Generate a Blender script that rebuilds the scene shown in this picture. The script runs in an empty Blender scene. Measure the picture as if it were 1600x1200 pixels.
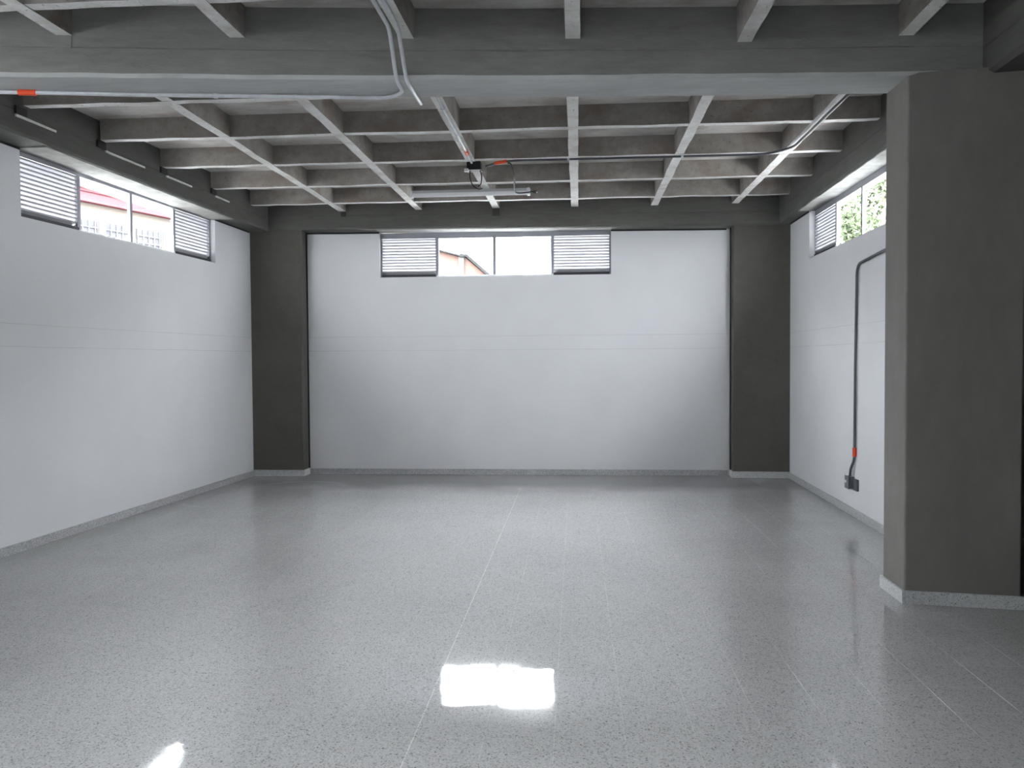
import bpy, bmesh, math, random
from mathutils import Vector, Matrix, noise as mnoise

random.seed(7)
scene = bpy.context.scene
C = bpy.context.collection

# ------------------------------------------------------------------ camera
YAW, PITCH, ROLL = 0.0946, 0.0299, -0.0067
F_PX, CAM_H = 1280.0, 1.55
cy, sy, cp, sp = math.cos(YAW), math.sin(YAW), math.cos(PITCH), math.sin(PITCH)
fwd = Vector((-sy * cp, cy * cp, -sp))
rgt = Vector((cy, sy, 0))
upv = rgt.cross(fwd)
cr, sr = math.cos(ROLL), math.sin(ROLL)
R2 = cr * rgt + sr * upv
U2 = -sr * rgt + cr * upv
cam_data = bpy.data.cameras.new('camera')
cam_data.sensor_width = 36.0
cam_data.lens = F_PX / 1600 * 36.0
cam_data.clip_start = 0.05
cam_data.clip_end = 300
cam = bpy.data.objects.new('camera', cam_data)
C.objects.link(cam)
M3 = Matrix((R2, U2, -fwd)).transposed()
cam.matrix_world = Matrix.Translation((0, 0, CAM_H)) @ M3.to_4x4()
scene.camera = cam

# ------------------------------------------------------------------ world (bright overcast sky) and exposure
SKY = 122.0
world = bpy.data.worlds.new('overcast_sky')
scene.world = world
world.use_nodes = True
bg = world.node_tree.nodes['Background']
bg.inputs[0].default_value = (0.965, 0.970, 1.0, 1)
# CIE overcast sky: the zenith is three times as bright as the horizon
wn = world.node_tree
tc = wn.nodes.new('ShaderNodeTexCoord')
sx = wn.nodes.new('ShaderNodeSeparateXYZ')
wn.links.new(tc.outputs['Generated'], sx.inputs[0])
mr = wn.nodes.new('ShaderNodeMapRange')
mr.inputs['From Min'].default_value = 0.0
mr.inputs['From Max'].default_value = 1.0
mr.inputs['To Min'].default_value = SKY / 3
mr.inputs['To Max'].default_value = SKY
wn.links.new(sx.outputs['Z'], mr.inputs['Value'])
wn.links.new(mr.outputs[0], bg.inputs[1])
vs = scene.view_settings
vs.view_transform = 'Standard'
vs.look = 'None'
vs.gamma = 1.0
vs.use_curve_mapping = False
vs.exposure = 0.0
cyc = scene.cycles
cyc.max_bounces = 14
cyc.diffuse_bounces = 10
cyc.glossy_bounces = 6
cyc.transparent_max_bounces = 16
cyc.caustics_reflective = False
cyc.caustics_refractive = False
cyc.sample_clamp_indirect = 30.0

# ------------------------------------------------------------------ node helpers
def new_mat(name):
    m = bpy.data.materials.new(name)
    m.use_nodes = True
    nt = m.node_tree
    return m, nt, nt.nodes['Principled BSDF']

def nd(nt, typ, **kw):
    n = nt.nodes.new(typ)
    for k, v in kw.items():
        if k.startswith('i_'):
            key = k[2:]
            n.inputs[int(key) if key.isdigit() else key].default_value = v
        else:
            setattr(n, k, v)
    return n

def lk(nt, a, ao, b, bi):
    nt.links.new(a.outputs[ao], b.inputs[bi])

def ramp(nt, stops, interp='LINEAR'):
    r = nt.nodes.new('ShaderNodeValToRGB')
    r.color_ramp.interpolation = interp
    el = r.color_ramp.elements
    while len(el) < len(stops):
        el.new(0.5)
    for e, (p, c) in zip(el, stops):
        e.position = p
        e.color = c if len(c) == 4 else (*c, 1)
    return r

def pos_node(nt, scale=(1, 1, 1)):
    g = nt.nodes.new('ShaderNodeNewGeometry')
    mp = nt.nodes.new('ShaderNodeMapping')
    mp.inputs['Scale'].default_value = scale
    nt.links.new(g.outputs['Position'], mp.inputs['Vector'])
    return mp

def math_n(nt, op, a=None, b=None, va=0.0, vb=0.0, clamp=False):
    n = nt.nodes.new('ShaderNodeMath')
    n.operation = op
    n.use_clamp = clamp
    if a is not None: nt.links.new(a, n.inputs[0])
    else: n.inputs[0].default_value = va
    if b is not None: nt.links.new(b, n.inputs[1])
    else: n.inputs[1].default_value = vb
    return n.outputs[0]

def mixc(nt, fac, c1, c2, blend='MIX'):
    n = nt.nodes.new('ShaderNodeMix')
    n.data_type = 'RGBA'
    n.blend_type = blend
    if isinstance(fac, (int, float)): n.inputs[0].default_value = fac
    else: nt.links.new(fac, n.inputs[0])
    for i, c in ((6, c1), (7, c2)):
        if isinstance(c, tuple): n.inputs[i].default_value = (*c[:3], 1)
        else: nt.links.new(c, n.inputs[i])
    return n.outputs[2]

def plain(name, col, rough=0.6, metal=0.0, spec=0.5, var=0.06, scale=6.0):
    m, nt, b = new_mat(name)
    mp = pos_node(nt)
    n = nd(nt, 'ShaderNodeTexNoise', i_Scale=scale, i_Detail=4.0)
    lk(nt, mp, 0, n, 'Vector')
    d = tuple(max(0, c * (1 - var)) for c in col)
    l = tuple(min(1, c * (1 + var)) for c in col)
    r = ramp(nt, [(0.3, d), (0.7, l)])
    lk(nt, n, 'Fac', r, 0)
    lk(nt, r, 0, b, 'Base Color')
    b.inputs['Roughness'].default_value = rough
    b.inputs['Metallic'].default_value = metal
    b.inputs['Specular IOR Level'].default_value = spec
    return m

def concrete(name, dark, light, stain=None, scale=1.0, rough=0.85, bump=0.25, stretch=(1, 1, 1), spots=0.0):
    m, nt, b = new_mat(name)
    mp = pos_node(nt, stretch)
    n1 = nd(nt, 'ShaderNodeTexNoise', i_Scale=1.7 * scale, i_Detail=6.0, i_Roughness=0.6)
    n2 = nd(nt, 'ShaderNodeTexNoise', i_Scale=14.0 * scale, i_Detail=5.0, i_Roughness=0.65)
    n3 = nd(nt, 'ShaderNodeTexNoise', i_Scale=70.0 * scale, i_Detail=3.0)
    for n in (n1, n2, n3): lk(nt, mp, 0, n, 'Vector')
    s = math_n(nt, 'MULTIPLY', n1.outputs['Fac'], None, vb=0.6)
    s2 = math_n(nt, 'MULTIPLY', n2.outputs['Fac'], None, vb=0.4)
    s3 = math_n(nt, 'ADD', s, s2)
    r = ramp(nt, [(0.36, dark), (0.64, light)])
    nt.links.new(s3, r.inputs[0])
    col = r.outputs[0]
    if stain:
        ns = nd(nt, 'ShaderNodeTexNoise', i_Scale=2.6 * scale, i_Detail=3.0)
        mp2 = pos_node(nt, (1, 1.3, 2.0))
        mp2.inputs['Location'].default_value = (3.1, 7.7, 1.3)
        lk(nt, mp2, 0, ns, 'Vector')
        f = ramp(nt, [(0.5, (0, 0, 0)), (0.66, (0.55, 0.55, 0.55))])
        lk(nt, ns, 'Fac', f, 0)
        col = mixc(nt, f.outputs[0], col, stain)
    if spots:
        v = nd(nt, 'ShaderNodeTexNoise', i_Scale=38.0, i_Detail=2.0)
        lk(nt, mp, 0, v, 'Vector')
        f = ramp(nt, [(0.66, (0, 0, 0)), (0.72, (spots, spots, spots))])
        lk(nt, v, 'Fac', f, 0)
        col = mixc(nt, f.outputs[0], col, tuple(c * 0.35 for c in dark))
    nt.links.new(col, b.inputs['Base Color'])
    b.inputs['Roughness'].default_value = rough
    b.inputs['Specular IOR Level'].default_value = 0.25
    bp = nd(nt, 'ShaderNodeBump', i_Strength=bump, i_Distance=0.01)
    h = math_n(nt, 'ADD', n2.outputs['Fac'], n3.outputs['Fac'])
    nt.links.new(h, bp.inputs['Height'])
    lk(nt, bp, 0, b, 'Normal')
    return m

MAT = {}
MAT['beam'] = concrete('grey_beam_concrete', (0.225, 0.222, 0.217), (0.33, 0.327, 0.32), None, 0.8, 0.8, 0.2, (0.5, 1.5, 2.5))
MAT['beam_soffit'] = concrete('lit_beam_underside', (0.47, 0.48, 0.48), (0.60, 0.61, 0.61), None, 0.8, 0.8, 0.15, (0.5, 2.5, 1))  # underside lighter than the face: light contrast put into the colour
MAT['edge_beam'] = concrete('dark_olive_edge_beam', (0.095, 0.095, 0.088), (0.14, 0.139, 0.128), None, 0.8, 0.8, 0.2, (0.5, 0.5, 2.5))  # edge beams darker than the front beam
MAT['near_column'] = concrete('grey_brown_column_concrete', (0.18, 0.172, 0.161), (0.222, 0.214, 0.202), None, 0.8, 0.75, 0.08, (1, 1, 0.4))
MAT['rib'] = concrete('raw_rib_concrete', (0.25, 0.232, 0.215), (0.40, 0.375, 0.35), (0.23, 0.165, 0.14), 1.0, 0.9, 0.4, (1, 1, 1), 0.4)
MAT['rib_soffit'] = concrete('pale_rib_underside', (0.74, 0.735, 0.72), (0.93, 0.925, 0.91), (0.62, 0.57, 0.52), 1.6, 0.9, 0.5, (1, 1, 1), 0.7)  # underside paler than the rib sides
MAT['slab'] = concrete('raw_slab_concrete', (0.46, 0.44, 0.42), (0.68, 0.66, 0.635), (0.38, 0.30, 0.275), 1.2, 0.9, 0.4, (0.6, 1.6, 1))
MAT['column'] = concrete('olive_grey_column_render', (0.098, 0.093, 0.082), (0.125, 0.12, 0.106), None, 0.8, 0.7, 0.06)
MAT['pocket'] = plain('dark_pocket_shade', (0.05, 0.048, 0.046), 0.9)  # dark colour for the shade in pockets under the rib ends
MAT['head'] = plain('pale_head_strip', (0.235, 0.235, 0.225), 0.9, var=0.2, scale=9)
MAT['black'] = plain('black_joint_filler', (0.012, 0.012, 0.014), 0.8)
MAT['white_alu'] = plain('white_powder_coated_aluminium', (0.80, 0.82, 0.86), 0.45, var=0.02)
MAT['grey_alu'] = plain('pale_grey_window_aluminium', (0.27, 0.275, 0.31), 0.4, var=0.03)
MAT['louvre'] = plain('mill_finish_louvre_aluminium', (0.47, 0.48, 0.505), 0.5, var=0.03)
MAT['dark_rail'] = plain('dark_sill_rail', (0.03, 0.03, 0.042), 0.6)  # rail darker than the rest of the frame
MAT['pipe'] = plain('galvanised_steel_conduit', (0.70, 0.72, 0.75), 0.4, 0.25, var=0.08, scale=20)
MAT['pipe_dark'] = plain('dark_grey_painted_conduit', (0.10, 0.11, 0.125), 0.45, 0.2)
MAT['orange'] = plain('orange_plastic_coupling', (0.85, 0.085, 0.02), 0.5)
MAT['cable'] = plain('black_rubber_cable', (0.012, 0.012, 0.014), 0.5)
MAT['box_metal'] = plain('grey_steel_box', (0.16, 0.17, 0.19), 0.5, 0.3)
MAT['white_plastic'] = plain('white_plastic', (0.82, 0.83, 0.85), 0.4, var=0.02)
MAT['lamp_body'] = plain('light_grey_lamp_housing', (0.50, 0.51, 0.53), 0.5, var=0.02)

# painted wall: faint blotches plus two hairline cracks at the height of the ring beam behind the plaster
def wall_paint():
    m, nt, b = new_mat('white_wall_paint')
    g = nt.nodes.new('ShaderNodeNewGeometry')
    sep = nt.nodes.new('ShaderNodeSeparateXYZ')
    lk(nt, g, 'Position', sep, 0)
    n = nd(nt, 'ShaderNodeTexNoise', i_Scale=1.1, i_Detail=5.0)
    lk(nt, g, 'Position', n, 'Vector')
    r = ramp(nt, [(0.3, (0.70, 0.707, 0.735)), (0.7, (0.75, 0.757, 0.78))])
    lk(nt, n, 'Fac', r, 0)
    wob = nd(nt, 'ShaderNodeTexNoise', i_Scale=2.3, i_Detail=3.0)
    lk(nt, g, 'Position', wob, 'Vector')
    w = math_n(nt, 'MULTIPLY_ADD', wob.outputs['Fac'], None, vb=0.016)
    nt.nodes[-1].inputs[2].default_value = -0.008
    zz = math_n(nt, 'ADD', sep.outputs['Z'], w)
    fade = nd(nt, 'ShaderNodeTexNoise', i_Scale=0.9, i_Detail=2.0)
    lk(nt, g, 'Position', fade, 'Vector')
    col = r.outputs[0]
    fr = ramp(nt, [(0.3, (0.25, 0.25, 0.25)), (0.6, (0.75, 0.75, 0.75))])
    lk(nt, fade, 'Fac', fr, 0)
    for z0 in (1.868, 1.682):
        d = math_n(nt, 'ABSOLUTE', math_n(nt, 'SUBTRACT', zz, None, vb=z0))
        f = math_n(nt, 'LESS_THAN', d, None, vb=0.0026)
        f = math_n(nt, 'MULTIPLY', f, fr.outputs[0])
        col = mixc(nt, f, col, (0.50, 0.51, 0.53))
    nt.links.new(col, b.inputs['Base Color'])
    b.inputs['Roughness'].default_value = 0.75
    b.inputs['Specular IOR Level'].default_value = 0.2
    n2 = nd(nt, 'ShaderNodeTexNoise', i_Scale=60.0, i_Detail=3.0)
    lk(nt, g, 'Position', n2, 'Vector')
    bp = nd(nt, 'ShaderNodeBump', i_Strength=0.05, i_Distance=0.01)
    lk(nt, n2, 'Fac', bp, 'Height')
    lk(nt, bp, 0, b, 'Normal')
    return m
MAT['wall'] = wall_paint()

# terrazzo: chips, tone darker and rougher towards the back and side walls, swirl marks of the polishing machine
def terrazzo(name, base_l, base_d, polished=True):
    m, nt, b = new_mat(name)
    g = nt.nodes.new('ShaderNodeNewGeometry')
    v1 = nd(nt, 'ShaderNodeTexVoronoi', i_Scale=170.0)
    v2 = nd(nt, 'ShaderNodeTexVoronoi', i_Scale=75.0)
    for v in (v1, v2): lk(nt, g, 'Position', v, 'Vector')
    s1 = nt.nodes.new('ShaderNodeSeparateColor'); lk(nt, v1, 'Color', s1, 0)
    s2 = nt.nodes.new('ShaderNodeSeparateColor'); lk(nt, v2, 'Color', s2, 0)
    big = nd(nt, 'ShaderNodeTexNoise', i_Scale=0.9, i_Detail=5.0)
    lk(nt, g, 'Position', big, 'Vector')
    r = ramp(nt, [(0.3, base_d), (0.7, base_l)])
    lk(nt, big, 'Fac', r, 0)
    col = r.outputs[0]
    f1 = math_n(nt, 'GREATER_THAN', s1.outputs[0], None, vb=0.80)
    col = mixc(nt, math_n(nt, 'MULTIPLY', f1, None, vb=0.55), col, (0.24, 0.25, 0.26))
    f2 = math_n(nt, 'GREATER_THAN', s1.outputs[1], None, vb=0.72)
    col = mixc(nt, math_n(nt, 'MULTIPLY', f2, None, vb=0.5), col, (0.80, 0.80, 0.81))
    d2 = math_n(nt, 'LESS_THAN', v2.outputs['Distance'], None, vb=0.33)
    f3 = math_n(nt, 'MULTIPLY', math_n(nt, 'GREATER_THAN', s2.outputs[0], None, vb=0.93), d2)
    col = mixc(nt, math_n(nt, 'MULTIPLY', f3, None, vb=0.7), col, (0.12, 0.125, 0.13))
    f4 = math_n(nt, 'MULTIPLY', math_n(nt, 'GREATER_THAN', s2.outputs[1], None, vb=0.95), d2)
    col = mixc(nt, math_n(nt, 'MULTIPLY', f4, None, vb=0.35), col, (0.55, 0.42, 0.33))
    rough = None
    if polished:
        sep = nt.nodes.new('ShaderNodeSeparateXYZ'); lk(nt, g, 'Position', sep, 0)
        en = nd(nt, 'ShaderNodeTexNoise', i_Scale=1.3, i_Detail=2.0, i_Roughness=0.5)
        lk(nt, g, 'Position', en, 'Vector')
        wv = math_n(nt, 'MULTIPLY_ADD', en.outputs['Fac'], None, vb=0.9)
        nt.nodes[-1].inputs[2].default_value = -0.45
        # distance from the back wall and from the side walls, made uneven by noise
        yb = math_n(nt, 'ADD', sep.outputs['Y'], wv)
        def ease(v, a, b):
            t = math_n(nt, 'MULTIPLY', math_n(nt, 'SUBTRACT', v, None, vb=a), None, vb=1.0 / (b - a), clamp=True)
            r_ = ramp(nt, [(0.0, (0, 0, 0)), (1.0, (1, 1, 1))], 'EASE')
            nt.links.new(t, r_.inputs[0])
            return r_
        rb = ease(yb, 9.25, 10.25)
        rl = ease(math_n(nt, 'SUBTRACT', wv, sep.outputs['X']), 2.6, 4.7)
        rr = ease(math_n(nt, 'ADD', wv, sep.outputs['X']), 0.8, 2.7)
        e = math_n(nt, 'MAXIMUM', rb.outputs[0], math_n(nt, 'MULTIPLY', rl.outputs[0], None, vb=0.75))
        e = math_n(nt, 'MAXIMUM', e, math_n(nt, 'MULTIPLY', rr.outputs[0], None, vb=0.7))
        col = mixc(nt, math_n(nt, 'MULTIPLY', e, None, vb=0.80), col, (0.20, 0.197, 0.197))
        # pale ring marks of the polishing machine near the far corner
        ring_sum = None
        for (cx, cyy, rad, th) in ((-3.92, 9.62, 0.20, 0.05), (-4.1, 8.75, 0.42, 0.06), (-3.55, 9.55, 0.62, 0.08)):
            dx = math_n(nt, 'SUBTRACT', sep.outputs['X'], None, vb=cx)
            dy = math_n(nt, 'SUBTRACT', sep.outputs['Y'], None, vb=cyy)
            dd = math_n(nt, 'SQRT', math_n(nt, 'ADD', math_n(nt, 'MULTIPLY', dx, dx), math_n(nt, 'MULTIPLY', dy, dy)))
            dd = math_n(nt, 'ADD', dd, math_n(nt, 'MULTIPLY', wv, None, vb=0.35))
            a = math_n(nt, 'ABSOLUTE', math_n(nt, 'SUBTRACT', dd, None, vb=rad))
            k = ease(math_n(nt, 'SUBTRACT', None, a, va=th), 0.0, th)
            ring_sum = k.outputs[0] if ring_sum is None else math_n(nt, 'MAXIMUM', ring_sum, k.outputs[0])
        col = mixc(nt, math_n(nt, 'MULTIPLY', math_n(nt, 'MULTIPLY', ring_sum, e), None, vb=0.55), col, (0.45, 0.45, 0.46))
        rn = nd(nt, 'ShaderNodeTexNoise', i_Scale=1.3, i_Detail=6.0)
        lk(nt, g, 'Position', rn, 'Vector')
        rg = ramp(nt, [(0.35, (0.03, 0.03, 0.03)), (0.75, (0.08, 0.08, 0.08))])
        lk(nt, rn, 'Fac', rg, 0)
        rough = math_n(nt, 'ADD', rg.outputs[0], math_n(nt, 'MULTIPLY', e, None, vb=0.15))
        nt.links.new(rough, b.inputs['Roughness'])
        wvn = nd(nt, 'ShaderNodeTexNoise', i_Scale=5.0, i_Detail=2.0)
        lk(nt, g, 'Position', wvn, 'Vector')
        bp = nd(nt, 'ShaderNodeBump', i_Strength=0.045, i_Distance=0.02)
        lk(nt, wvn, 'Fac', bp, 'Height')
        lk(nt, bp, 0, b, 'Normal')
    else:
        b.inputs['Roughness'].default_value = 0.35
    nt.links.new(col, b.inputs['Base Color'])
    b.inputs['Specular IOR Level'].default_value = 0.5
    return m
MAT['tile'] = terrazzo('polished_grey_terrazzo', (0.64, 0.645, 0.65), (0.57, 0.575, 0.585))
MAT['plinth'] = terrazzo('grey_terrazzo_plinth', (0.60, 0.61, 0.625), (0.54, 0.55, 0.565), polished=False)
MAT['grout'] = terrazzo('pale_grout', (0.90, 0.90, 0.89), (0.78, 0.78, 0.77))
MAT['strip'] = terrazzo('white_divider_strip', (0.95, 0.95, 0.94), (0.88, 0.88, 0.87))
MAT['plinth_dull'] = terrazzo('grey_terrazzo_skirting', (0.44, 0.445, 0.46), (0.38, 0.385, 0.40), polished=False)

def glass_mat():
    m, nt, b = new_mat('clear_window_glass')
    nt.nodes.remove(b)
    out = nt.nodes['Material Output']
    t = nd(nt, 'ShaderNodeBsdfTransparent'); t.inputs[0].default_value = (0.93, 0.95, 0.95, 1)
    gl = nd(nt, 'ShaderNodeBsdfGlossy'); gl.inputs['Roughness'].default_value = 0.02
    mx = nt.nodes.new('ShaderNodeMixShader')
    mx.inputs[0].default_value = 0.035
    lk(nt, t, 0, mx, 1); lk(nt, gl, 0, mx, 2)
    lk(nt, mx, 0, out, 'Surface')
    return m
MAT['glass'] = glass_mat()

# ------------------------------------------------------------------ mesh helpers
def obj(name, bm, mat, parent=None, smooth=False):
    me = bpy.data.meshes.new(name)
    bmesh.ops.recalc_face_normals(bm, faces=bm.faces)
    bm.to_mesh(me)
    bm.free()
    me.materials.append(MAT[mat] if isinstance(mat, str) else mat)
    if smooth:
        for p in me.polygons: p.use_smooth = True
    o = bpy.data.objects.new(name, me)
    C.objects.link(o)
    if parent is not None: o.parent = parent
    return o

def empty(name, loc=(0, 0, 0)):
    o = bpy.data.objects.new(name, None)
    o.empty_display_size = 0.1
    o.location = loc
    C.objects.link(o)
    return o

def tag(o, label=None, cat=None, group=None, kind=None):
    if label: o['label'] = label
    if cat: o['category'] = cat
    if group: o['group'] = group
    if kind: o['kind'] = kind
    return o

def keep(o, parent):
    """parent o under an object that is not at the origin, keeping it where it is"""
    o.parent = parent
    o.matrix_parent_inverse = Matrix.Translation(-parent.location)
    return o

def hexa(bm, lo, hi):
    """solid between two quads with the same winding"""
    a = [bm.verts.new(p) for p in lo]
    b = [bm.verts.new(p) for p in hi]
    n = len(a)
    bm.faces.new(a[::-1]); bm.faces.new(b)
    for i in range(n):
        bm.faces.new((a[i], a[(i + 1) % n], b[(i + 1) % n], b[i]))

def box(bm, x0, x1, y0, y1, z0, z1):
    hexa(bm, [(x0, y0, z0), (x1, y0, z0), (x1, y1, z0), (x0, y1, z0)],
             [(x0, y0, z1), (x1, y0, z1), (x1, y1, z1), (x0, y1, z1)])

def bevel_all(bm, off, seg=2, min_len=0.0):
    es = [e for e in bm.edges if e.calc_length() > min_len]
    bmesh.ops.bevel(bm, geom=es, offset=off, segments=seg, affect='EDGES', profile=0.5)

class Frame:
    """vertical plane in plan: s runs along it, d points into the room"""
    def __init__(self, A, B, flip=False):
        self.A = Vector(A); v = Vector(B) - self.A
        self.t = v.normalized()
        n = Vector((self.t.y, -self.t.x))
        self.n = -n if flip else n
    def p(self, s, d, z):
        q = self.A + self.t * s + self.n * d
        return (q.x, q.y, z)
    def box(self, bm, s0, s1, d0, d1, z0, z1):
        hexa(bm, [self.p(s0, d0, z0), self.p(s1, d0, z0), self.p(s1, d1, z0), self.p(s0, d1, z0)],
                 [self.p(s0, d0, z1), self.p(s1, d0, z1), self.p(s1, d1, z1), self.p(s0, d1, z1)])

def catmull(pts, n=8):
    P = [Vector(p) for p in pts]
    out = []
    for i in range(len(P) - 1):
        p0 = P[i - 1] if i else P[0]; p1 = P[i]; p2 = P[i + 1]; p3 = P[i + 2] if i + 2 < len(P) else P[-1]
        for k in range(n):
            t = k / n
            out.append(0.5 * ((2 * p1) + (p2 - p0) * t + (2 * p0 - 5 * p1 + 4 * p2 - p3) * t * t + (3 * p1 - p0 - 3 * p2 + p3) * t ** 3))
    out.append(P[-1])
    return out

def rounded(pts, r, n=5):
    """polyline whose corners are rounded like bent conduit"""
    P = [Vector(p) for p in pts]
    out = [P[0]]
    for i in range(1, len(P) - 1):
        a = (P[i - 1] - P[i]); b = (P[i + 1] - P[i])
        rr = min(r, a.length * 0.45, b.length * 0.45)
        a = P[i] + a.normalized() * rr; b = P[i] + b.normalized() * rr
        for k in range(n + 1):
            t = k / n
            out.append((1 - t) ** 2 * a + 2 * t * (1 - t) * P[i] + t * t * b)
    out.append(P[-1])
    return out

def tube(bm, pts, r, seg=10):
    P = [Vector(p) for p in pts]
    rings = []
    prev = None
    for i, p in enumerate(P):
        if i == 0: t = P[1] - P[0]
        elif i == len(P) - 1: t = P[-1] - P[-2]
        else: t = (P[i + 1] - P[i]).normalized() + (P[i] - P[i - 1]).normalized()
        t.normalize()
        if prev is None:
            u = t.orthogonal().normalized()
        else:
            u = (prev - t * prev.dot(t)).normalized()
        prev = u
        w = t.cross(u)
        rings.append([bm.verts.new(p + (u * math.cos(a) + w * math.sin(a)) * r) for a in (2 * math.pi * k / seg for k in range(seg))])
    for a, b in zip(rings, rings[1:]):
        for k in range(seg):
            bm.faces.new((a[k], a[(k + 1) % seg], b[(k + 1) % seg], b[k]))
    bm.faces.new(rings[0][::-1]); bm.faces.new(rings[-1])

def struct(name, bm, mat, parent=None):
    o = obj(name, bm, mat, parent)
    if parent is None: o['kind'] = 'structure'
    return o

# ------------------------------------------------------------------ plan of the room (metres)
LW = Frame((-4.67, 6.05), (-4.53, 10.65))                 # s = 0 at y 6.05
BW = Frame((-3.83, 10.91), (1.79, 10.99))                 # s = 0 at the far corner column
RW = Frame((2.57, 6.0), (2.555, 11.0), flip=True)
Z_RIB, Z_SLAB = 3.528, 3.715
REAR_Y = -5.0

def rib_x(i, y): return -0.1186 + 1.0222 * i - 0.0142 * (y - 6.0)
def beam_front(x):
    pts = [(-5.2, 4.42), (-4.6, 4.52), (-3.53, 4.685), (-2.0, 4.915), (-0.47, 5.105), (0.8, 5.215), (1.96, 5.305), (3.2, 5.40)]
    for (a, b), (c, d) in zip(pts, pts[1:]):
        if x <= c: return b + (d - b) * (x - a) / (c - a)
    return pts[-1][1]
def back_y(x): return 10.63 + (x + 4.5) * 0.0205          # face of the back beam
def back_z(x): return 3.300 - (x + 4.2) * 0.0083          # its underside
def left_x(y): return -4.40 + (y - 6.0) * 0.030           # inner lower edge of the left beam
def left_z(y): return 3.325 - (y - 6.0) * 0.009

# ------------------------------------------------------------------ floor: grout bed, tiles
bm = bmesh.new(); box(bm, -6.2, 3.1, REAR_Y, 11.3, -0.12, -0.0007)
floor = struct('floor', bm, 'grout')
TILE, ANG = 0.2885, -0.0165
ORX, ORY = -0.147, 3.112
tile_me = None
def tile_mesh(gx, gy):
    bm = bmesh.new()
    hx, hy = TILE / 2 - gx / 2, TILE / 2 - gy / 2
    c = 0.0007
    hexa(bm, [(-hx, -hy, -0.012), (hx, -hy, -0.012), (hx, hy, -0.012), (-hx, hy, -0.012)],
             [(-hx, -hy, 0), (hx, -hy, 0), (hx, hy, 0), (-hx, hy, 0)])
    me = bpy.data.meshes.new('floor_tile'); bmesh.ops.recalc_face_normals(bm, faces=bm.faces); bm.to_mesh(me); bm.free()
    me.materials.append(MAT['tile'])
    return me
GX, GY = 0.0022, 0.0006
tile_me = tile_mesh(GX, GY)
ca, sa = math.cos(ANG), math.sin(ANG)
cells = []
for i in range(-20, 12):
    for j in range(-29, 29):
        u = (i + 0.5) * TILE; v = (j + 0.5) * TILE
        # columns of tiles are laid with staggered cross joints
        x = ORX + u * ca + v * sa * 1.0
        y = ORY - u * sa * 0 + v
        if not (-5.35 < x < 2.95 and REAR_Y < y < 11.15): continue
        cells.append((x, y))
def in_view(x, y):
    d = Vector((x, y, -CAM_H)); z = d.dot(fwd)
    if z < 0.5: return None
    px = 800 + F_PX * d.dot(R2) / z; py = 600 - F_PX * d.dot(U2) / z
    if -60 < px < 1660 and 500 < py < 1270: return d.length
    return None
vis = sorted([(in_view(x, y), x, y) for x, y in cells if in_view(x, y) is not None and not (x > 1.96 and 5.3 < y < 5.75)])
near = {(x, y) for _, x, y in vis[:290]}
rest = bmesh.new()
for x, y in cells:
    if (x, y) in near:
        o = bpy.data.objects.new('floor_tile', tile_me)
        o.location = (x, y, 0); o.rotation_euler = (0, 0, -ANG)
        C.objects.link(o); o.parent = floor
    else:
        hx, hy = TILE / 2 - GX / 2, TILE / 2 - GY / 2
        rot = Matrix.Rotation(-ANG, 2)
        q = [rot @ Vector(c) for c in ((-hx, -hy), (hx, -hy), (hx, hy), (-hx, hy))]
        hexa(rest, [(x + c.x, y + c.y, -0.012) for c in q], [(x + c.x, y + c.y, 0) for c in q])
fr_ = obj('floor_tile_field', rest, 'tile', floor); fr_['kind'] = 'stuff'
# the brighter divider strip that runs down the room
bm = bmesh.new()
def tile_line(k, y): return ORX + k * TILE * ca + (y - ORY) * sa
hexa(bm, [(tile_line(-2, 0.2) - .0024, 0.2, -.006), (tile_line(-2, 0.2) + .0024, 0.2, -.006), (tile_line(-2, 10) + .0024, 10.0, -.006), (tile_line(-2, 10) - .0024, 10.0, -.006)],
         [(tile_line(-2, 0.2) - .0024, 0.2, .0003), (tile_line(-2, 0.2) + .0024, 0.2, .0003), (tile_line(-2, 10) + .0024, 10.0, .0003), (tile_line(-2, 10) - .0024, 10.0, .0003)])
obj('divider_strip', bm, 'strip', floor)

# ------------------------------------------------------------------ walls with window openings
def wall(name, fr, s0, s1, thick, ztop, openings):
    """ztop(s); openings = [(s0, s1, z0)] reach up to the beam"""
    bm = bmesh.new()
    cuts = sorted(openings)
    cur = s0
    def seg(a, b, z0):
        za, zb = ztop(a), ztop(b)
        hexa(bm, [fr.p(a, 0, z0), fr.p(b, 0, z0), fr.p(b, -thick, z0), fr.p(a, -thick, z0)],
                 [fr.p(a, 0, za), fr.p(b, 0, zb), fr.p(b, -thick, zb), fr.p(a, -thick, za)])
    for a, b, z0 in cuts:
        seg(cur, a, -0.1)
        fr.box(bm, a, b, 0, -thick, -0.1, z0)
        cur = b
    seg(cur, s1, -0.1)
    return struct(name, bm, 'wall')

TH = 0.16
WL = dict(s0=0.33, s1=3.645, z0=2.757)
WL_ADDED = dict(s0=-4.75, s1=-1.45, z0=2.757)
WL_ADDED2 = dict(s0=-9.6, s1=-6.3, z0=2.757)
WB = dict(s0=1.002, s1=4.120, z0=2.672)
WR = dict(s0=0.60, s1=3.895, z0=2.708)
def lw_top(s): return left_z(6.05 + s) - 0.006
def bw_top(s): return back_z(-3.83 + s) - 0.010
def rw_top(s): return 3.258
wl = wall('wall_left', LW, REAR_Y - 6.05, 5.2, TH, lw_top, [(WL_ADDED2['s0'], WL_ADDED2['s1'], WL_ADDED2['z0']), (WL_ADDED['s0'], WL_ADDED['s1'], WL_ADDED['z0']), (WL['s0'], WL['s1'], WL['z0'])])
wb = wall('wall_back', BW, -0.9, 6.6, TH, bw_top, [(WB['s0'], WB['s1'], WB['z0'])])
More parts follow.
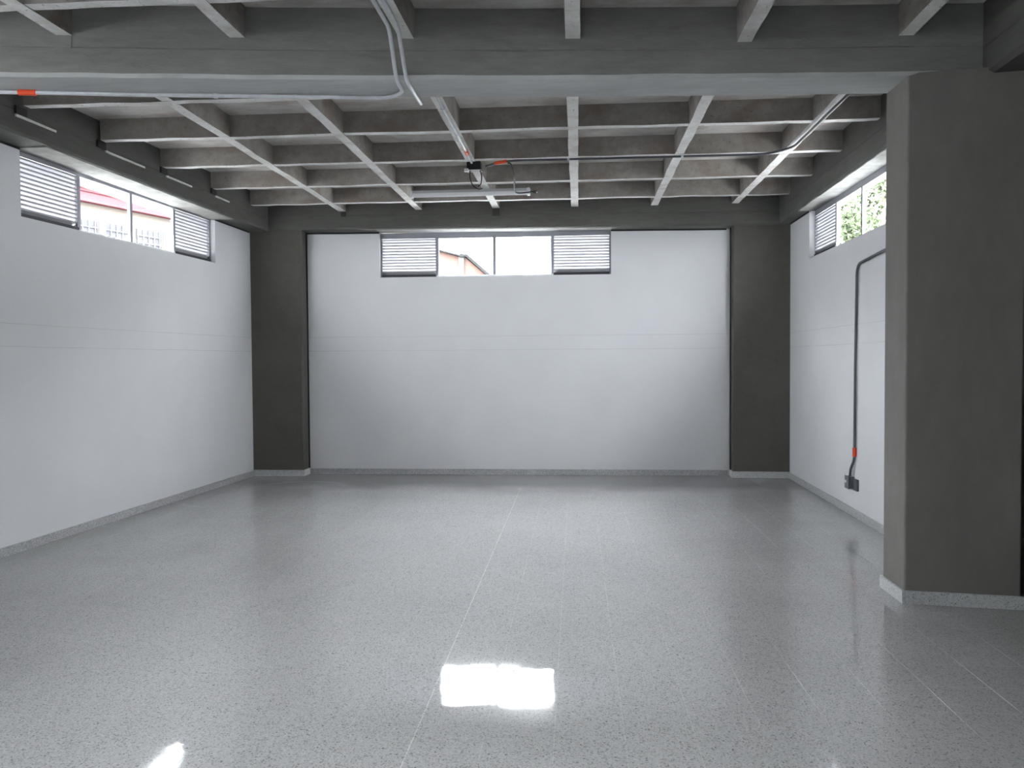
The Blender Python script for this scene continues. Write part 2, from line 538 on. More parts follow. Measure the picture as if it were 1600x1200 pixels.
wr = wall('wall_right', RW, -0.42, 5.3, TH, rw_top, [(WR['s0'], WR['s1'], WR['z0'])])
bm = bmesh.new(); box(bm, -6.0, 3.1, REAR_Y - 0.16, REAR_Y, -0.1, 3.72)
struct('wall_rear', bm, 'wall')
SW = Frame((3.0, REAR_Y), (3.0, 5.75), flip=True)
WS_ADDED = dict(s0=2.7, s1=6.0, z0=2.708)
ws = wall('wall_side', SW, 0.0, 5.75 - REAR_Y, TH, lambda s_: 3.262, [(WS_ADDED['s0'], WS_ADDED['s1'], WS_ADDED['z0'])])
ws.data.materials.clear(); ws.data.materials.append(MAT['edge_beam'])  # white wall and its return darkened in colour to stand for shade
bm = bmesh.new(); box(bm, 2.56, 3.0, 5.6, 5.72, -0.1, 3.27); o = struct('wall_return', bm, 'edge_beam')

# black shadow joints between wall tops and beams, and against the columns
def strip(fr, s0, s1, d0, d1, z0a, z1a, z0b, z1b, parent):
    bm = bmesh.new()
    hexa(bm, [fr.p(s0, d0, z0a), fr.p(s1, d0, z0b), fr.p(s1, d1, z0b), fr.p(s0, d1, z0a)],
             [fr.p(s0, d0, z1a), fr.p(s1, d0, z1b), fr.p(s1, d1, z1b), fr.p(s0, d1, z1a)])
    return obj('joint_filler', bm, 'black', parent)
def topjoint(fr, a, b, f, parent, h=0.016):
    strip(fr, a, b, -0.02, 0.003, f(a) - h, f(a) + 0.004, f(b) - h, f(b) + 0.004, parent)
topjoint(LW, -1.4, WL['s0'], lw_top, wl)
topjoint(LW, WL['s1'], 4.6, lw_top, wl, 0.012)
topjoint(BW, 0.0, WB['s0'], bw_top, wb)
topjoint(BW, WB['s1'], 5.62, bw_top, wb)
topjoint(RW, WR['s1'], 4.9, rw_top, wr)

# plinths along the walls (terrazzo)
def baseboard(name, fr, s0, s1, h=0.075, t=0.014):
    bm = bmesh.new()
    fr.box(bm, s0, s1, -0.01, t, -0.005, h)
    return struct(name, bm, 'plinth_dull')
baseboard('baseboard_left', LW, REAR_Y - 6.05, 4.62)
baseboard('baseboard_back', BW, -0.02, 5.64)
baseboard('baseboard_right', RW, -0.3, 4.80)

# ------------------------------------------------------------------ ceiling: slab > beams, ribs
bm = bmesh.new(); box(bm, -5.4, 3.2, REAR_Y - 0.16, 11.5, Z_SLAB, Z_SLAB + 0.15)
ceiling = struct('ceiling', bm, 'slab')

def wob(x, y, z, a):
    return a * mnoise.noise(Vector((x * 3.1, y * 3.1, z * 5 + 11.3)))

def sweep(bm, stations, n_prof):
    """stations: list of lists of points (same count) -> closed skin with caps"""
    rings = [[bm.verts.new(p) for p in st] for st in stations]
    for a, b in zip(rings, rings[1:]):
        for k in range(n_prof):
            bm.faces.new((a[k], a[(k + 1) % n_prof], b[(k + 1) % n_prof], b[k]))
    bm.faces.new(rings[0][::-1]); bm.faces.new(rings[-1])

def beam_profile(z0, ztop, y0, y1, c=0.022):
    # lower edges chamfered; a shallow construction joint 17 cm above the underside
    zj = z0 + 0.175
    return [(y0, ztop), (y0, zj + 0.003), (y0 + 0.004, zj), (y0 + 0.004, zj - 0.003), (y0, zj - 0.006), (y0, z0 + c), (y0 + c * 0.8, z0), (y1 - c * 0.8, z0), (y1, z0 + c), (y1, ztop)]

# front beam across the room
st = []
X = -4.75
while X <= 2.66:
    y0 = beam_front(X); y1 = y0 + 0.372
    w = wob(X, 1, 0, 0.006)
    st.append([(X, y + wob(X, i, 3, 0.003), z + (w if z < 3.32 else 0)) for i, (y, z) in enumerate(beam_profile(3.285, Z_SLAB + 0.02, y0, y1))])
    X += 0.12
bm = bmesh.new(); sweep(bm, st, 10); fb = obj('beam', bm, 'beam', ceiling)
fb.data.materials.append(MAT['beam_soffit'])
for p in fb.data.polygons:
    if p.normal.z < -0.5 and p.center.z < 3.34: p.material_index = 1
# back beam
st = []
X = -4.75
while X <= 2.66:
    y0 = back_y(X)
    st.append([(X, y, z) for y, z in beam_profile(back_z(X), Z_SLAB + 0.02, y0, 11.35)])
    X += 0.2
bm = bmesh.new(); sweep(bm, st, 10); obj('beam', bm, 'edge_beam', ceiling)
# side beams
st = []
Y = REAR_Y
while Y <= 11.2:
    zz = left_z(Y) if Y > 5 else left_z(5)
    xi = left_x(max(Y, 5.0))
    prof = beam_profile(zz, Z_SLAB + 0.02, 0, 0.72)
    st.append([(xi - a, Y, z + (wob(0, Y, 2, 0.008) if z < 3.36 else 0)) for a, z in prof])
    Y += 0.15
bm = bmesh.new(); sweep(bm, st, 10); obj('beam', bm, 'edge_beam', ceiling)
st = []
Y = REAR_Y
while Y <= 11.2:
    prof = beam_profile(3.266, Z_SLAB + 0.02, 0, 0.45)
    st.append([(2.412 + a * (1 if Y > 5.6 else 1.75), Y, z + (wob(5, Y, 2, 0.006) if z < 3.3 else 0)) for a, z in prof])
    Y += 0.15
bm = bmesh.new(); sweep(bm, st, 10); obj('beam', bm, 'edge_beam', ceiling)

RW2 = 0.045
def rib_long(i, y0, y1, z=Z_RIB, dx=0.0):
    n = max(4, int((y1 - y0) / 0.13))
    st = []
    for k in range(n + 1):
        y = y0 + (y1 - y0) * k / n
        x = rib_x(i, y) + dx
        a = wob(x, y, 0, 0.007); b = wob(x, y, 1, 0.006); c = wob(x, y, 2, 0.006)
        st.append([(x - RW2 - 0.008, y, Z_SLAB + 0.02), (x - RW2 + b, y, z + a), (x + RW2 + c, y, z + a + wob(x, y, 3, 0.004)), (x + RW2 + 0.008, y, Z_SLAB + 0.02)])
    bm = bmesh.new(); sweep(bm, st, 4)
    o = obj('rib', bm, 'rib', ceiling)
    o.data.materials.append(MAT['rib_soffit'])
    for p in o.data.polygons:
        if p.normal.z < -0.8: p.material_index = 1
    return o
def rib_cross(yb, x0, x1, slope=0.0176, z=Z_RIB + 0.003):
    n = int((x1 - x0) / 0.13)
    st = []
    for k in range(n + 1):
        x = x0 + (x1 - x0) * k / n
        y = yb + (x + 4) * slope
        a = wob(x, y, 4, 0.008); b = wob(x, y, 5, 0.006)
        st.append([(x, y - 0.008, Z_SLAB + 0.02), (x, y + b, z + a), (x, y + 0.082 + b, z + a + wob(x, y, 6, 0.004)), (x, y + 0.09, Z_SLAB + 0.02)])
    bm = bmesh.new(); sweep(bm, st, 4)
    o = obj('rib', bm, 'rib', ceiling)
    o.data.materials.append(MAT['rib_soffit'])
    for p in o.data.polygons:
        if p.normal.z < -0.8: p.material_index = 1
    return o

for i in range(-3, 3):
    xm = rib_x(i, 6)
    rib_long(i, beam_front(xm) + 0.36, back_y(rib_x(i, 10.7)) + 0.01)
    rib_long(i, 0.9, beam_front(xm) + 0.01, z=Z_RIB - (0.03 if i == 1 else 0), dx=0.045 if i == 1 else 0.01)
for yb in (6.0, 7.006, 8.034, 9.08, 10.10):
    rib_cross(yb, -4.34, 2.43)
for yb in (4.305, 3.28, 2.26, 1.24):
    rib_cross(yb, -4.34, 2.43)

# blocks for pockets under the rib ends; the dark ones paint the pocket shade
def pocket(x0, x1, y0, y1, z0, z1):
    bm = bmesh.new(); box(bm, x0, x1, y0, y1, z0, z1); obj('pocket_shade', bm, 'pocket', ceiling)
for i, hgt in ((-3, 0.075), (-2, 0.02), (0, 0.06), (2, 0.07)):
    x = rib_x(i, 5) + 0.01; yf = beam_front(x)
    bm = bmesh.new(); hexa(bm, [(x - .046, beam_front(x - .046) - .004, Z_RIB - hgt), (x + .046, beam_front(x + .046) - .004, Z_RIB - hgt), (x + .046, yf + .03, Z_RIB - hgt), (x - .046, yf + .03, Z_RIB - hgt)],
                               [(x - .046, beam_front(x - .046) - .004, Z_RIB + .005), (x + .046, beam_front(x + .046) - .004, Z_RIB + .005), (x + .046, yf + .03, Z_RIB + .005), (x - .046, yf + .03, Z_RIB + .005)])
    obj('pocket_block', bm, 'beam', ceiling)
for yb in (6.0, 7.006, 8.034, 9.08):
    y = yb - 0.005
    pocket(left_x(y) - 0.03, left_x(y) + 0.02, y - 0.02, y + 0.10, Z_RIB - 0.055, Z_RIB + 0.004)
x = rib_x(-1, 10.7); pocket(x - .05, x + .045, back_y(x) - .004, back_y(x) + .02, Z_RIB - .10, Z_RIB - 0.01)
x = rib_x(-3, 10.7); pocket(x - .02, x + .05, back_y(x) - .004, back_y(x) + .02, Z_RIB - .07, Z_RIB - 0.01)
# pale lips along the left beam, just beyond each rib
for a, b in ((5.98, 6.45), (7.10, 7.74), (8.12, 8.64), (9.17, 9.52)):
    bm = bmesh.new()
    n = 8
    st = []
    for k in range(n + 1):
        y = a + (b - a) * k / n
        t = 0.016 * (1 - 0.6 * k / n) + wob(0, y, 8, 0.004)
        x = left_x(y)
        st.append([(x - 0.01, y, 3.468), (x + t, y, 3.468), (x + t, y, 3.452), (x - 0.01, y, 3.449)])
    sweep(bm, st, 4); obj('pale_lip', bm, 'rib_soffit', ceiling)

# ------------------------------------------------------------------ columns
def prism(bm, plan, z0, z1):
    hexa(bm, [(x, y, z0) for x, y in plan], [(x, y, z1) for x, y in plan])
def column(plan, z1, plinth_edges, label, joint=None, mat='column'):
    cx = sum(p[0] for p in plan) / len(plan); cyy = sum(p[1] for p in plan) / len(plan)
    root = empty('concrete_column', (cx, cyy, 0))
    tag(root, label, 'column')
    bm = bmesh.new(); prism(bm, plan, 0.0, z1)
    es = [e for e in bm.edges if abs(e.verts[0].co.z - e.verts[1].co.z) > 1]
    bmesh.ops.bevel(bm, geom=es, offset=0.012, segments=3, affect='EDGES', profile=0.5)
    keep(obj('shaft', bm, mat), root)
    for k in plinth_edges:
        a = Vector(plan[k]); b = Vector(plan[(k + 1) % len(plan)])
        t = (b - a).normalized(); n = Vector((t.y, -t.x))
        a2 = a - t * 0.015; b2 = b + t * 0.015
        bm = bmesh.new()
        q = [a2 - n * 0.002, b2 - n * 0.002, b2 + n * 0.015, a2 + n * 0.015]
        hexa(bm, [(v.x, v.y, 0) for v in q], [(v.x, v.y, 0.082) for v in q])
        keep(obj('plinth', bm, 'plinth'), root)
    if joint:
        bm = bmesh.new(); box(bm, *joint); keep(obj('joint_filler', bm, 'black'), root)
    return root
# plans run anticlockwise seen from above; edge 0 faces the camera
column([(-4.60, 10.660), (-3.838, 10.675), (-3.838, 10.92), (-4.60, 10.92)], back_z(-4.2) + 0.02, (0, 1),
       'dark olive concrete column filling the corner beside the louvred window with the pink-trimmed house outside', joint=(-3.84, -3.826, 10.885, 10.913, 0.08, back_z(-3.8)))
column([(1.845, 10.800), (2.575, 10.785), (2.575, 11.0), (1.845, 11.0)], back_z(2.2) + 0.02, (0, 3),
       'dark olive concrete column in the corner next to the wall with the conduit and outlet', joint=(1.832, 1.848, 10.955, 10.998, 0.08, back_z(1.8)))
column([(1.965, 5.325), (2.622, 5.24), (2.64, 5.62), (1.958, 5.68)], 3.30, (0, 3),
       'broad dark grey column standing free of the corners, carrying the cross beam', mat='near_column')

# ------------------------------------------------------------------ windows
def window(idx, fr, W, ztop, head=None):
    s0, s1, z0 = W['s0'], W['s1'], W['z0']
    w = empty('window_%d' % idx, fr.p((s0 + s1) / 2, -0.08, z0))
    w['kind'] = 'structure'
    def add(name, bm, mat, parent=None):
        o = keep(obj(name, bm, mat), w)
        return o
    D0, D1 = -0.065, -0.115           # inner and outer face of the frame
    zt = ztop
    edges = [s0 + (s1 - s0) * k / 4 for k in range(5)]
    bm = bmesh.new()
    fr.box(bm, s0, s1, D0, D1, zt - 0.030, zt + 0.05)
    fr.box(bm, s0, s0 + 0.022, D0, D1, z0, zt)
    fr.box(bm, s1 - 0.022, s1, D0, D1, z0, zt)
    add('frame', bm, 'grey_alu')
    bm = bmesh.new(); fr.box(bm, edges[1] - 0.01, edges[3] + 0.01, D0 + 0.006, D1, z0 - 0.002, z0 + 0.024); add('sill_rail', bm, 'white_alu')
    if head:                          # paler strip under the beam above the opening
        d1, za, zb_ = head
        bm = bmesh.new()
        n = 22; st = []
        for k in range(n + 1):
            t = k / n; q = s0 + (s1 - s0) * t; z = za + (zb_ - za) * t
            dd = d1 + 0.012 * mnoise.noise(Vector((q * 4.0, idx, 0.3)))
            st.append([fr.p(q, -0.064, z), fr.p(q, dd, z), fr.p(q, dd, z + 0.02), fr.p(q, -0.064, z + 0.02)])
        sweep(bm, st, 4); add('head_strip', bm, 'head')
    for k in (1, 2, 3):
        bm = bmesh.new(); fr.box(bm, edges[k] - 0.022, edges[k] + 0.022, D0 + 0.004, -0.084, z0, zt - 0.03)
        add('mullion', bm, 'grey_alu')
    for k in (1, 2):
        bm = bmesh.new(); fr.box(bm, edges[k] + 0.015, edges[k + 1] - 0.015, -0.088, -0.092, z0 + 0.02, zt - 0.028)
        add('pane', bm, 'glass')
    # louvre panels: sloping blades with a short turned-down lip on the room side
    zb = z0 + 0.052
    zt2 = zt - 0.033
    n = 12
    pitch = (zt2 - zb) / n
    for k in (0, 3):
        a, b = edges[k] + 0.020, edges[k + 1] - 0.017
        if k == 3: a, b = edges[k] + 0.017, edges[k + 1] - 0.020
        bm = bmesh.new()
        fr.box(bm, a, b, -0.05, -0.12, z0 - 0.002, zb - 0.012)
        panel = add('louvre_rail', bm, 'dark_rail')
        panel['label'] = 'dark bottom rail under the louvre blades'
        me = None
        for j in range(n):
            zi = zb + pitch * (j + 1)
            bm = bmesh.new()
            prof = [(-0.068, zi - 0.018), (-0.070, zi), (-0.122, zi - 0.052), (-0.122, zi - 0.054), (-0.0715, zi - 0.0035), (-0.0695, zi - 0.018)]
            lo = [fr.p(a, d, z) for d, z in prof]; hi = [fr.p(b, d, z) for d, z in prof]
            hexa(bm, lo, hi)
            o = obj('louvre_blade', bm, 'louvre')
            o.parent = panel
            o.matrix_parent_inverse = Matrix.Translation(-w.location)
            o.matrix_parent_inverse = Matrix.Identity(4)
            # panel sits under the window empty: undo both offsets
            o.matrix_parent_inverse = (Matrix.Translation(w.location) @ panel.matrix_parent_inverse).inverted()
    # daylight portal
    L = bpy.data.lights.new('portal', 'AREA'); L.shape = 'RECTANGLE'
    L.size = s1 - s0; L.size_y = zt - z0; L.cycles.is_portal = True
    lo_ = bpy.data.objects.new('daylight_portal', L)
    c = Vector(fr.p((s0 + s1) / 2, -0.2, (z0 + zt) / 2))
    nin = Vector((fr.n.x, fr.n.y, 0))
    lo_.matrix_world = Matrix.Translation(c) @ nin.to_track_quat('-Z', 'Z').to_matrix().to_4x4()
    C.objects.link(lo_)
    lo_.parent = None
    return w
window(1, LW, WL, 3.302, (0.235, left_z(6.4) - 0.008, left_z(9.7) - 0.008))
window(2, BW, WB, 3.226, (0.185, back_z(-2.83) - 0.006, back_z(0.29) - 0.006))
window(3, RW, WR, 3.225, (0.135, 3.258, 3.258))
window(4, LW, WL_ADDED, 3.302)  # unseen window, added to light the near bay
window(5, LW, WL_ADDED2, 3.302)  # second unseen window, added for more light on the foreground floor
window(6, SW, WS_ADDED, 3.225)  # out of view, added to brighten the near floor and left wall

# ------------------------------------------------------------------ conduits on the ceiling
ZC = Z_RIB - 0.022
def clamp(pt, axis, r, root):
    bm = bmesh.new()
    p = Vector(pt)
    t = Vector(axis).normalized() * 0.012
    tube(bm, [p - t, p + t], r * 1.45, 10)
    return keep(obj('clamp', bm, 'pipe'), root)
def conduit(name, runs, r, mat, label, couplings=(), clamps=(), cat='conduit'):
    root = empty(name, runs[0])
    tag(root, label, cat)
    bm = bmesh.new(); tube(bm, runs, r)
    keep(obj('pipe', bm, mat, smooth=True), root)
    for a, b in couplings:
        bm = bmesh.new(); tube(bm, [a, b], r * 1.5, 12)
        o = keep(obj('coupling', bm, 'orange', smooth=False), root); o['label'] = 'orange plastic coupling'
    for pt, ax in clamps: clamp(pt, ax, r, root)
    return root
R_P = 0.0125
def soff(x, t):            # point under the front beam, t from front (0) to rear (1) edge
    return (x, beam_front(x) + 0.372 * t, 3.285 - 0.018)
A_run = rounded([(-1.150, 3.1, ZC), (-1.168, 4.80, ZC), (-1.180, 5.025, 3.272), (-1.176, 5.21, 3.266), (-1.30, beam_front(-1.30) + 0.315, 3.266), (-1.45, beam_front(-1.45) + 0.31, 3.266)], 0.07, 6)
A_run = A_run + [Vector(soff(x, 0.80 - (0.08 if x < -3 else 0.03) * (-1.45 - x) / 2)) for x in (-1.9, -2.4, -2.9, -3.4, -3.9, -4.3)]
conduit('steel_conduit', A_run, R_P, 'pipe', 'long galvanised conduit turning under the cross beam and running along it past an orange coupling',
        couplings=[(Vector(A_run[-3]) + Vector((-0.10, -0.016, 0)), Vector(A_run[-3]) + Vector((-0.205, -0.033, 0)))],
        clamps=[((A_run[-6]), (1, .15, 0)), ((A_run[-5]), (1, .15, 0))])
B_run = rounded([(-1.095, 3.1, ZC), (-1.112, 4.78, ZC), (-1.118, 5.03, 3.272), (-1.118, 5.46, 3.266)], 0.07, 6)
conduit('steel_conduit', B_run, R_P, 'pipe', 'galvanised conduit crossing straight under the cross beam and ending at its far edge')
xr_ = lambda y, d: rib_x(-1, y) + d
C_run = [(xr_(5.5, 0.018), 5.45, ZC), (xr_(6.5, 0.018), 6.5, ZC), (xr_(7.4, 0.02), 7.4, ZC), (xr_(8.12, 0.012), 8.12, ZC)]
conduit('steel_conduit', C_run, R_P, 'pipe', 'short galvanised conduit under a ceiling rib running to the black junction box',
        couplings=[((xr_(7.68, 0.018), 7.66, ZC), (xr_(7.78, 0.016), 7.78, ZC))], clamps=[((xr_(6.35, 0.018), 6.35, ZC), (0, 1, 0)), ((xr_(7.1, 0.018), 7.1, ZC), (0, 1, 0))])

# dark conduit: from the box along a cross rib, then down a long rib to the beam
def cross_y(yb, x): return yb + (x + 4) * 0.0176
D_run = rounded([(-1.03, 8.24, ZC - 0.012), (-0.90, 8.13, ZC - 0.008), (-0.75, cross_y(8.034, -0.75) + 0.0, ZC), (0.5, cross_y(8.034, 0.5) - 0.0, ZC), (1.70, cross_y(8.034, 1.7), ZC), (1.895, 7.90, ZC), (1.912, 6.9, ZC), (1.935, 5.70, ZC)], 0.14, 6)
conduit('dark_conduit', D_run, 0.011, 'pipe_dark', 'dark grey conduit running from the junction box along two ceiling ribs',
        couplings=[((-0.93, 8.150, ZC - 0.006), (-0.81, 8.098, ZC - 0.003))],
        clamps=[((-0.2, cross_y(8.034, -0.2), ZC), (1, 0.02, 0)), ((0.9, cross_y(8.034, 0.9), ZC), (1, 0.02, 0))])

# junction box with loose tails of cable
jb = empty('junction_box', (-1.15, 8.22, Z_RIB))
tag(jb, 'black junction box with cable tails under the crossing of two ceiling ribs', 'junction box')
bm = bmesh.new(); box(bm, -1.215, -1.075, 8.155, 8.275, Z_RIB - 0.075, Z_RIB + 0.004); bevel_all(bm, 0.008); keep(obj('body', bm, 'cable'), jb)
bm = bmesh.new(); box(bm, -1.222, -1.068, 8.15, 8.28, Z_RIB - 0.083, Z_RIB - 0.072); bevel_all(bm, 0.003); keep(obj('cover', bm, 'cable'), jb)
bm = bmesh.new(); box(bm, -1.235, -1.195, 8.13, 8.155, Z_RIB - 0.105, Z_RIB - 0.075); keep(obj('gland', bm, 'white_plastic'), jb)
for pts in ([(-1.185, 8.20, ZC - .06), (-1.19, 8.22, ZC - .12), (-1.17, 8.26, ZC - .19), (-1.115, 8.30, ZC - .225), (-1.08, 8.34, ZC - .21)],
            [(-1.085, 8.22, ZC - .06), (-1.075, 8.24, ZC - .12), (-1.09, 8.28, ZC - .18), (-1.12, 8.30, ZC - .20)]):
    bm = bmesh.new(); tube(bm, catmull(pts, 6), 0.0055, 8); keep(obj('cable_tail', bm, 'cable', smooth=True), jb)

# lamp
LY = 9.49
lamp = empty('batten_light', (-1.38, LY, Z_RIB))
tag(lamp, 'unlit white LED batten light fixed across a ceiling rib', 'lamp')
bm = bmesh.new(); box(bm, -2.075, -0.685, LY - 0.028, LY + 0.028, Z_RIB - 0.040, Z_RIB - 0.004); bevel_all(bm, 0.006); keep(obj('housing', bm, 'lamp_body'), lamp)
bm = bmesh.new()
prof = [(LY + 0.036 * math.cos(a), Z_RIB - 0.038 + 0.042 * math.sin(a)) for a in [math.pi + math.pi * k / 10 for k in range(11)]]
sweep(bm, [[(x, y, z) for y, z in prof] for x in (-2.05, -0.71)], 11)
keep(obj('diffuser', bm, 'white_plastic'), lamp)
for x in (-2.083, -0.712):
    bm = bmesh.new(); box(bm, x, x + 0.036, LY - 0.040, LY + 0.040, Z_RIB - 0.086, Z_RIB - 0.002); bevel_all(bm, 0.008); keep(obj('end_cap', bm, 'white_plastic'), lamp)
# cable from the conduit to the lamp
cab = catmull([(-0.795, 8.09, ZC - .022), (-0.765, 8.12, ZC - .03), (-0.755, 8.35, ZC - .09), (-0.79, 8.75, ZC - .13), (-0.79, 9.0, ZC - .13), (-0.70, 9.2, ZC - .09), (-0.60, 9.36, ZC - .045), (-0.60, 9.45, ZC - .045), (-0.67, LY, ZC - .02)], 8)
bm = bmesh.new(); tube(bm, cab, 0.008, 8)
tag(obj('power_cable', bm, 'cable', smooth=True), 'black cable drooping from the dark conduit to the end of the batten light', 'cable')

# ------------------------------------------------------------------ conduit and outlet on the right wall
def rw(y, d, z): return RW.p(y - 6.0, d, z)
E_run = rounded([rw(6.6, 0.018, 2.515), rw(7.42, 0.018, 2.475), rw(8.13, 0.018, 2.435), rw(8.165, 0.018, 1.5), rw(8.175, 0.018, 0.56), rw(8.25, 0.030, 0.46), rw(8.265, 0.030, 0.392)], 0.11, 6)
conduit('dark_conduit', E_run, 0.0125, 'pipe_dark', 'dark grey conduit dropping down the white wall to the outlet box', couplings=[(rw(8.175, 0.018, 0.675), rw(8.175, 0.018, 0.590))],
        clamps=[(rw(8.166, 0.018, 1.80), (0, 0, 1))])
ob = empty('outlet_box', rw(8.22, 0, 0.28))
tag(ob, 'grey metal outlet box with a loose cover plate low on the white wall', 'outlet')
bm = bmesh.new(); RW.box(bm, 2.215, 2.325, 0.0, 0.055, 0.270, 0.385); bevel_all(bm, 0.004); keep(obj('body', bm, 'box_metal'), ob)
bm = bmesh.new(); RW.box(bm, 2.205, 2.335, 0.055, 0.060, 0.265, 0.390); bevel_all(bm, 0.0015); keep(obj('face_plate', bm, 'box_metal'), ob)
bm = bmesh.new(); RW.box(bm, 2.275, 2.305, 0.060, 0.066, 0.320, 0.345); keep(obj('socket', bm, 'white_plastic'), ob)
bm = bmesh.new(); RW.box(bm, 2.09, 2.19, 0.0, 0.022, 0.262, 0.375); bevel_all(bm, 0.004); keep(obj('cover_plate', bm, 'box_metal'), ob)

# ------------------------------------------------------------------ outside
def oplain(name, col, **k): MAT[name] = plain(name, col, spec=0.0, **k)
oplain('asphalt', (0.1540, 0.1540, 0.1505), rough=0.9, var=0.15, scale=2)
oplain('red_fascia_paint', (0.0680, 0.0265, 0.0295), rough=0.6)
oplain('dull_red_trim', (0.0500, 0.0180, 0.0210), rough=0.6)
oplain('beige_render', (0.0720, 0.0620, 0.0550), rough=0.9)
oplain('grey_roof_sheet', (0.0130, 0.0133, 0.0137), rough=0.5, var=0.15)
oplain('white_bars', (0.0700, 0.0700, 0.0710), rough=0.5)
oplain('dull_glass', (0.0320, 0.0320, 0.0355), rough=0.3)
oplain('orange_brick', (0.0630, 0.0410, 0.0350), rough=0.9, var=0.1)
oplain('mortar_grey', (0.0460, 0.0450, 0.0450), rough=0.9)
oplain('leaf_green', (0.0610, 0.0770, 0.0460), rough=0.7, var=0.3, scale=3)
oplain('bark', (0.0300, 0.0270, 0.0240), rough=0.9)
bm = bmesh.new(); box(bm, -60, 60, -40, 90, -0.5, -0.30); struct('ground', bm, 'asphalt')

HW = Frame((-13.0, 20.0), (-9.949, 29.53))
house = empty('house', HW.p(1.5, -3, -0.3))
tag(house, 'beige house with red fascia and barred windows seen through the window beside the corner', 'house')
def hpart(name, mat, *b, parent=None):
    bm = bmesh.new(); HW.box(bm, *b)
    o = obj(name, bm, mat)
    if parent is None: keep(o, house)
    else:
        o.parent = parent
        o.matrix_parent_inverse = (Matrix.Translation(house.location) @ parent.matrix_parent_inverse).inverted()
    return o
hpart('wall', 'beige_render', -9, 6, -6, 0, -0.3, 5.72)
hpart('fascia', 'red_fascia_paint', -9.3, 6.3, -0.05, 0.22, 5.67, 5.90)
hpart('fascia_trim', 'dull_red_trim', -9.3, 6.3, 0.0, 0.235, 5.90, 5.915)
hpart('fascia_board', 'red_fascia_paint', -9.3, 6.3, -0.05, 0.26, 5.915, 6.0)
hpart('gutter', 'grey_roof_sheet', -9.35, 6.35, -0.1, 0.33, 6.0, 6.03)
bm = bmesh.new()
st = []
for k in range(53):
    s = -9.4 + k * 0.3
    st.append([HW.p(s, 0.35, 6.03 + 0.03 * (k % 2)), HW.p(s, 0.35, 6.06 + 0.03 * (k % 2)), HW.p(s, -3.2, 6.75 + 0.03 * (k % 2)), HW.p(s, -3.2, 6.72 + 0.03 * (k % 2))])
sweep(bm, st, 4); keep(obj('roof', bm, 'grey_roof_sheet'), house)
for a, b in ((-1.9, 0.5), (0.68, 1.62), (1.75, 2.62), (3.0, 4.4)):
    w_ = hpart('window', 'dull_glass', a, b, 0.0, 0.02, 3.6, 5.24)
    k = a + 0.02
    while k < b:
        hpart('window_bar', 'white_bars', k, k + 0.025, 0.03, 0.05, 3.6, 5.24, parent=w_); k += 0.19
    for z in (3.9, 4.15, 4.4, 4.65, 4.85, 5.05):
        hpart('window_bar', 'white_bars', a, b, 0.035, 0.055, z, z + 0.022, parent=w_)
for s in (0.54, 2.68): hpart('post', 'white_bars', s, s + 0.1, 0.0, 0.16, -0.3, 5.25)

# orange brick building behind the far window: courses of brick are too far to tell apart
brick = empty('brick_building', (-9, 34, -0.3))
tag(brick, 'orange brick building with a sloping grey roof edge outside the far window', 'building')
def ypoly(name, mat, pts, y0, y1):
    bm = bmesh.new()
    hexa(bm, [(x, y0, z) for x, z in pts], [(x, y1, z) for x, z in pts])
    return keep(obj(name, bm, mat), brick)
ypoly('side_wall', 'orange_brick', [(-12.0, -0.3), (-5.1, -0.3), (-5.1, 5.60), (-5.9, 5.83), (-12.0, 7.4)], 32.0, 40.0)
ypoly('gable_wall', 'orange_brick', [(-4.88, -0.3), (-3.4, -0.3), (-3.4, 4.3), (-4.88, 5.60)], 32.0, 40.0)
ypoly('corner_pilaster', 'mortar_grey', [(-5.1, -0.3), (-4.88, -0.3), (-4.88, 5.6), (-5.1, 5.6)], 31.9, 40.0)
ypoly('band', 'mortar_grey', [(-12.0, 4.8), (-5.1, 4.8), (-5.1, 5.10), (-12.0, 5.10)], 31.95, 32.3)
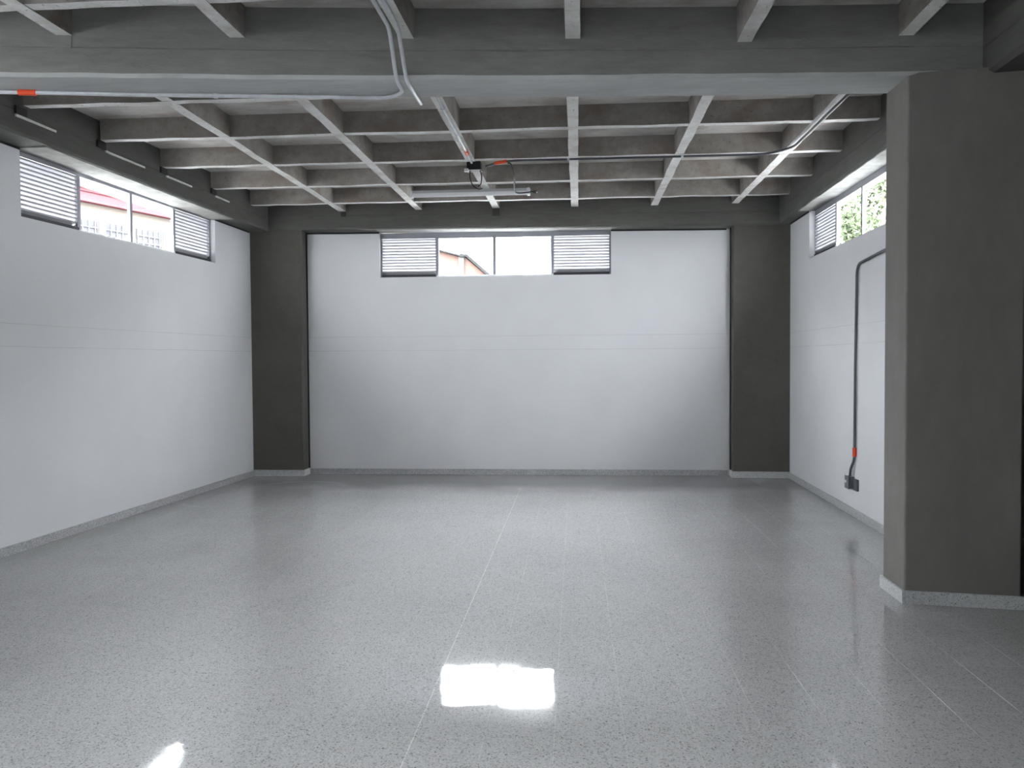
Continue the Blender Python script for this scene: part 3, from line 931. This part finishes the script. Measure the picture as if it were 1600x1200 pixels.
ypoly('roof_edge', 'grey_roof_sheet', [(-12.0, 7.4), (-5.9, 5.83), (-5.05, 5.60), (-5.05, 5.66), (-5.9, 5.90), (-12.0, 7.47)], 31.8, 40.2)
ypoly('roof_edge', 'grey_roof_sheet', [(-5.05, 5.58), (-4.8, 5.58), (-3.3, 4.22), (-3.3, 4.30), (-4.75, 5.68), (-5.05, 5.70)], 31.8, 40.2)
bm = bmesh.new(); tube(bm, [(-5.42, 32.2, 5.7), (-5.42, 32.2, 6.02)], 0.018, 6); keep(obj('antenna', bm, 'grey_roof_sheet'), brick)

# tree outside the right window
tree = empty('tree', (8.0, 25.5, -0.3))
tag(tree, 'leafy green tree outside the window above the conduit wall', 'tree')
bm = bmesh.new(); tube(bm, catmull([(8.0, 25.5, -0.3), (8.1, 25.6, 1.5), (7.9, 25.4, 3.2), (8.0, 25.3, 4.6)], 4), 0.22, 10); keep(obj('trunk', bm, 'bark', smooth=True), tree)
rnd = random.Random(3)
tips = []
for k in range(26):
    a = k * 2.4; r = 0.5 + 2.7 * rnd.random(); z = 4.7 + 4.2 * rnd.random()
    e = Vector((8.0 + r * math.cos(a), 25.3 + 1.35 * r * math.sin(a), z))
    m = Vector((8.0, 25.3, 4.3)).lerp(e, 0.5) + Vector((0, 0, 0.3))
    bm = bmesh.new(); tube(bm, catmull([(8.0, 25.3, 4.2 + 0.02 * k), m, e], 4), 0.05, 6); keep(obj('branch', bm, 'bark', smooth=True), tree)
    tips += [e, m.lerp(e, 0.5)]
bm = bmesh.new()
for t in tips:
    for _ in range(420):
        d = Vector((rnd.gauss(0, .55), rnd.gauss(0, .6), rnd.gauss(0, .42)))
        p = t + d
        u = Vector((rnd.uniform(-1, 1), rnd.uniform(-1, 1), rnd.uniform(-1, .4))).normalized()
        v = u.orthogonal().normalized()
        L_, W_ = rnd.uniform(.09, .17), rnd.uniform(.035, .065)
        q = [p, p + u * L_ * .5 + v * W_, p + u * L_, p + u * L_ * .5 - v * W_]
        bm.faces.new([bm.verts.new(x) for x in q])
fo = keep(obj('foliage', bm, 'leaf_green'), tree); fo['kind'] = 'stuff'
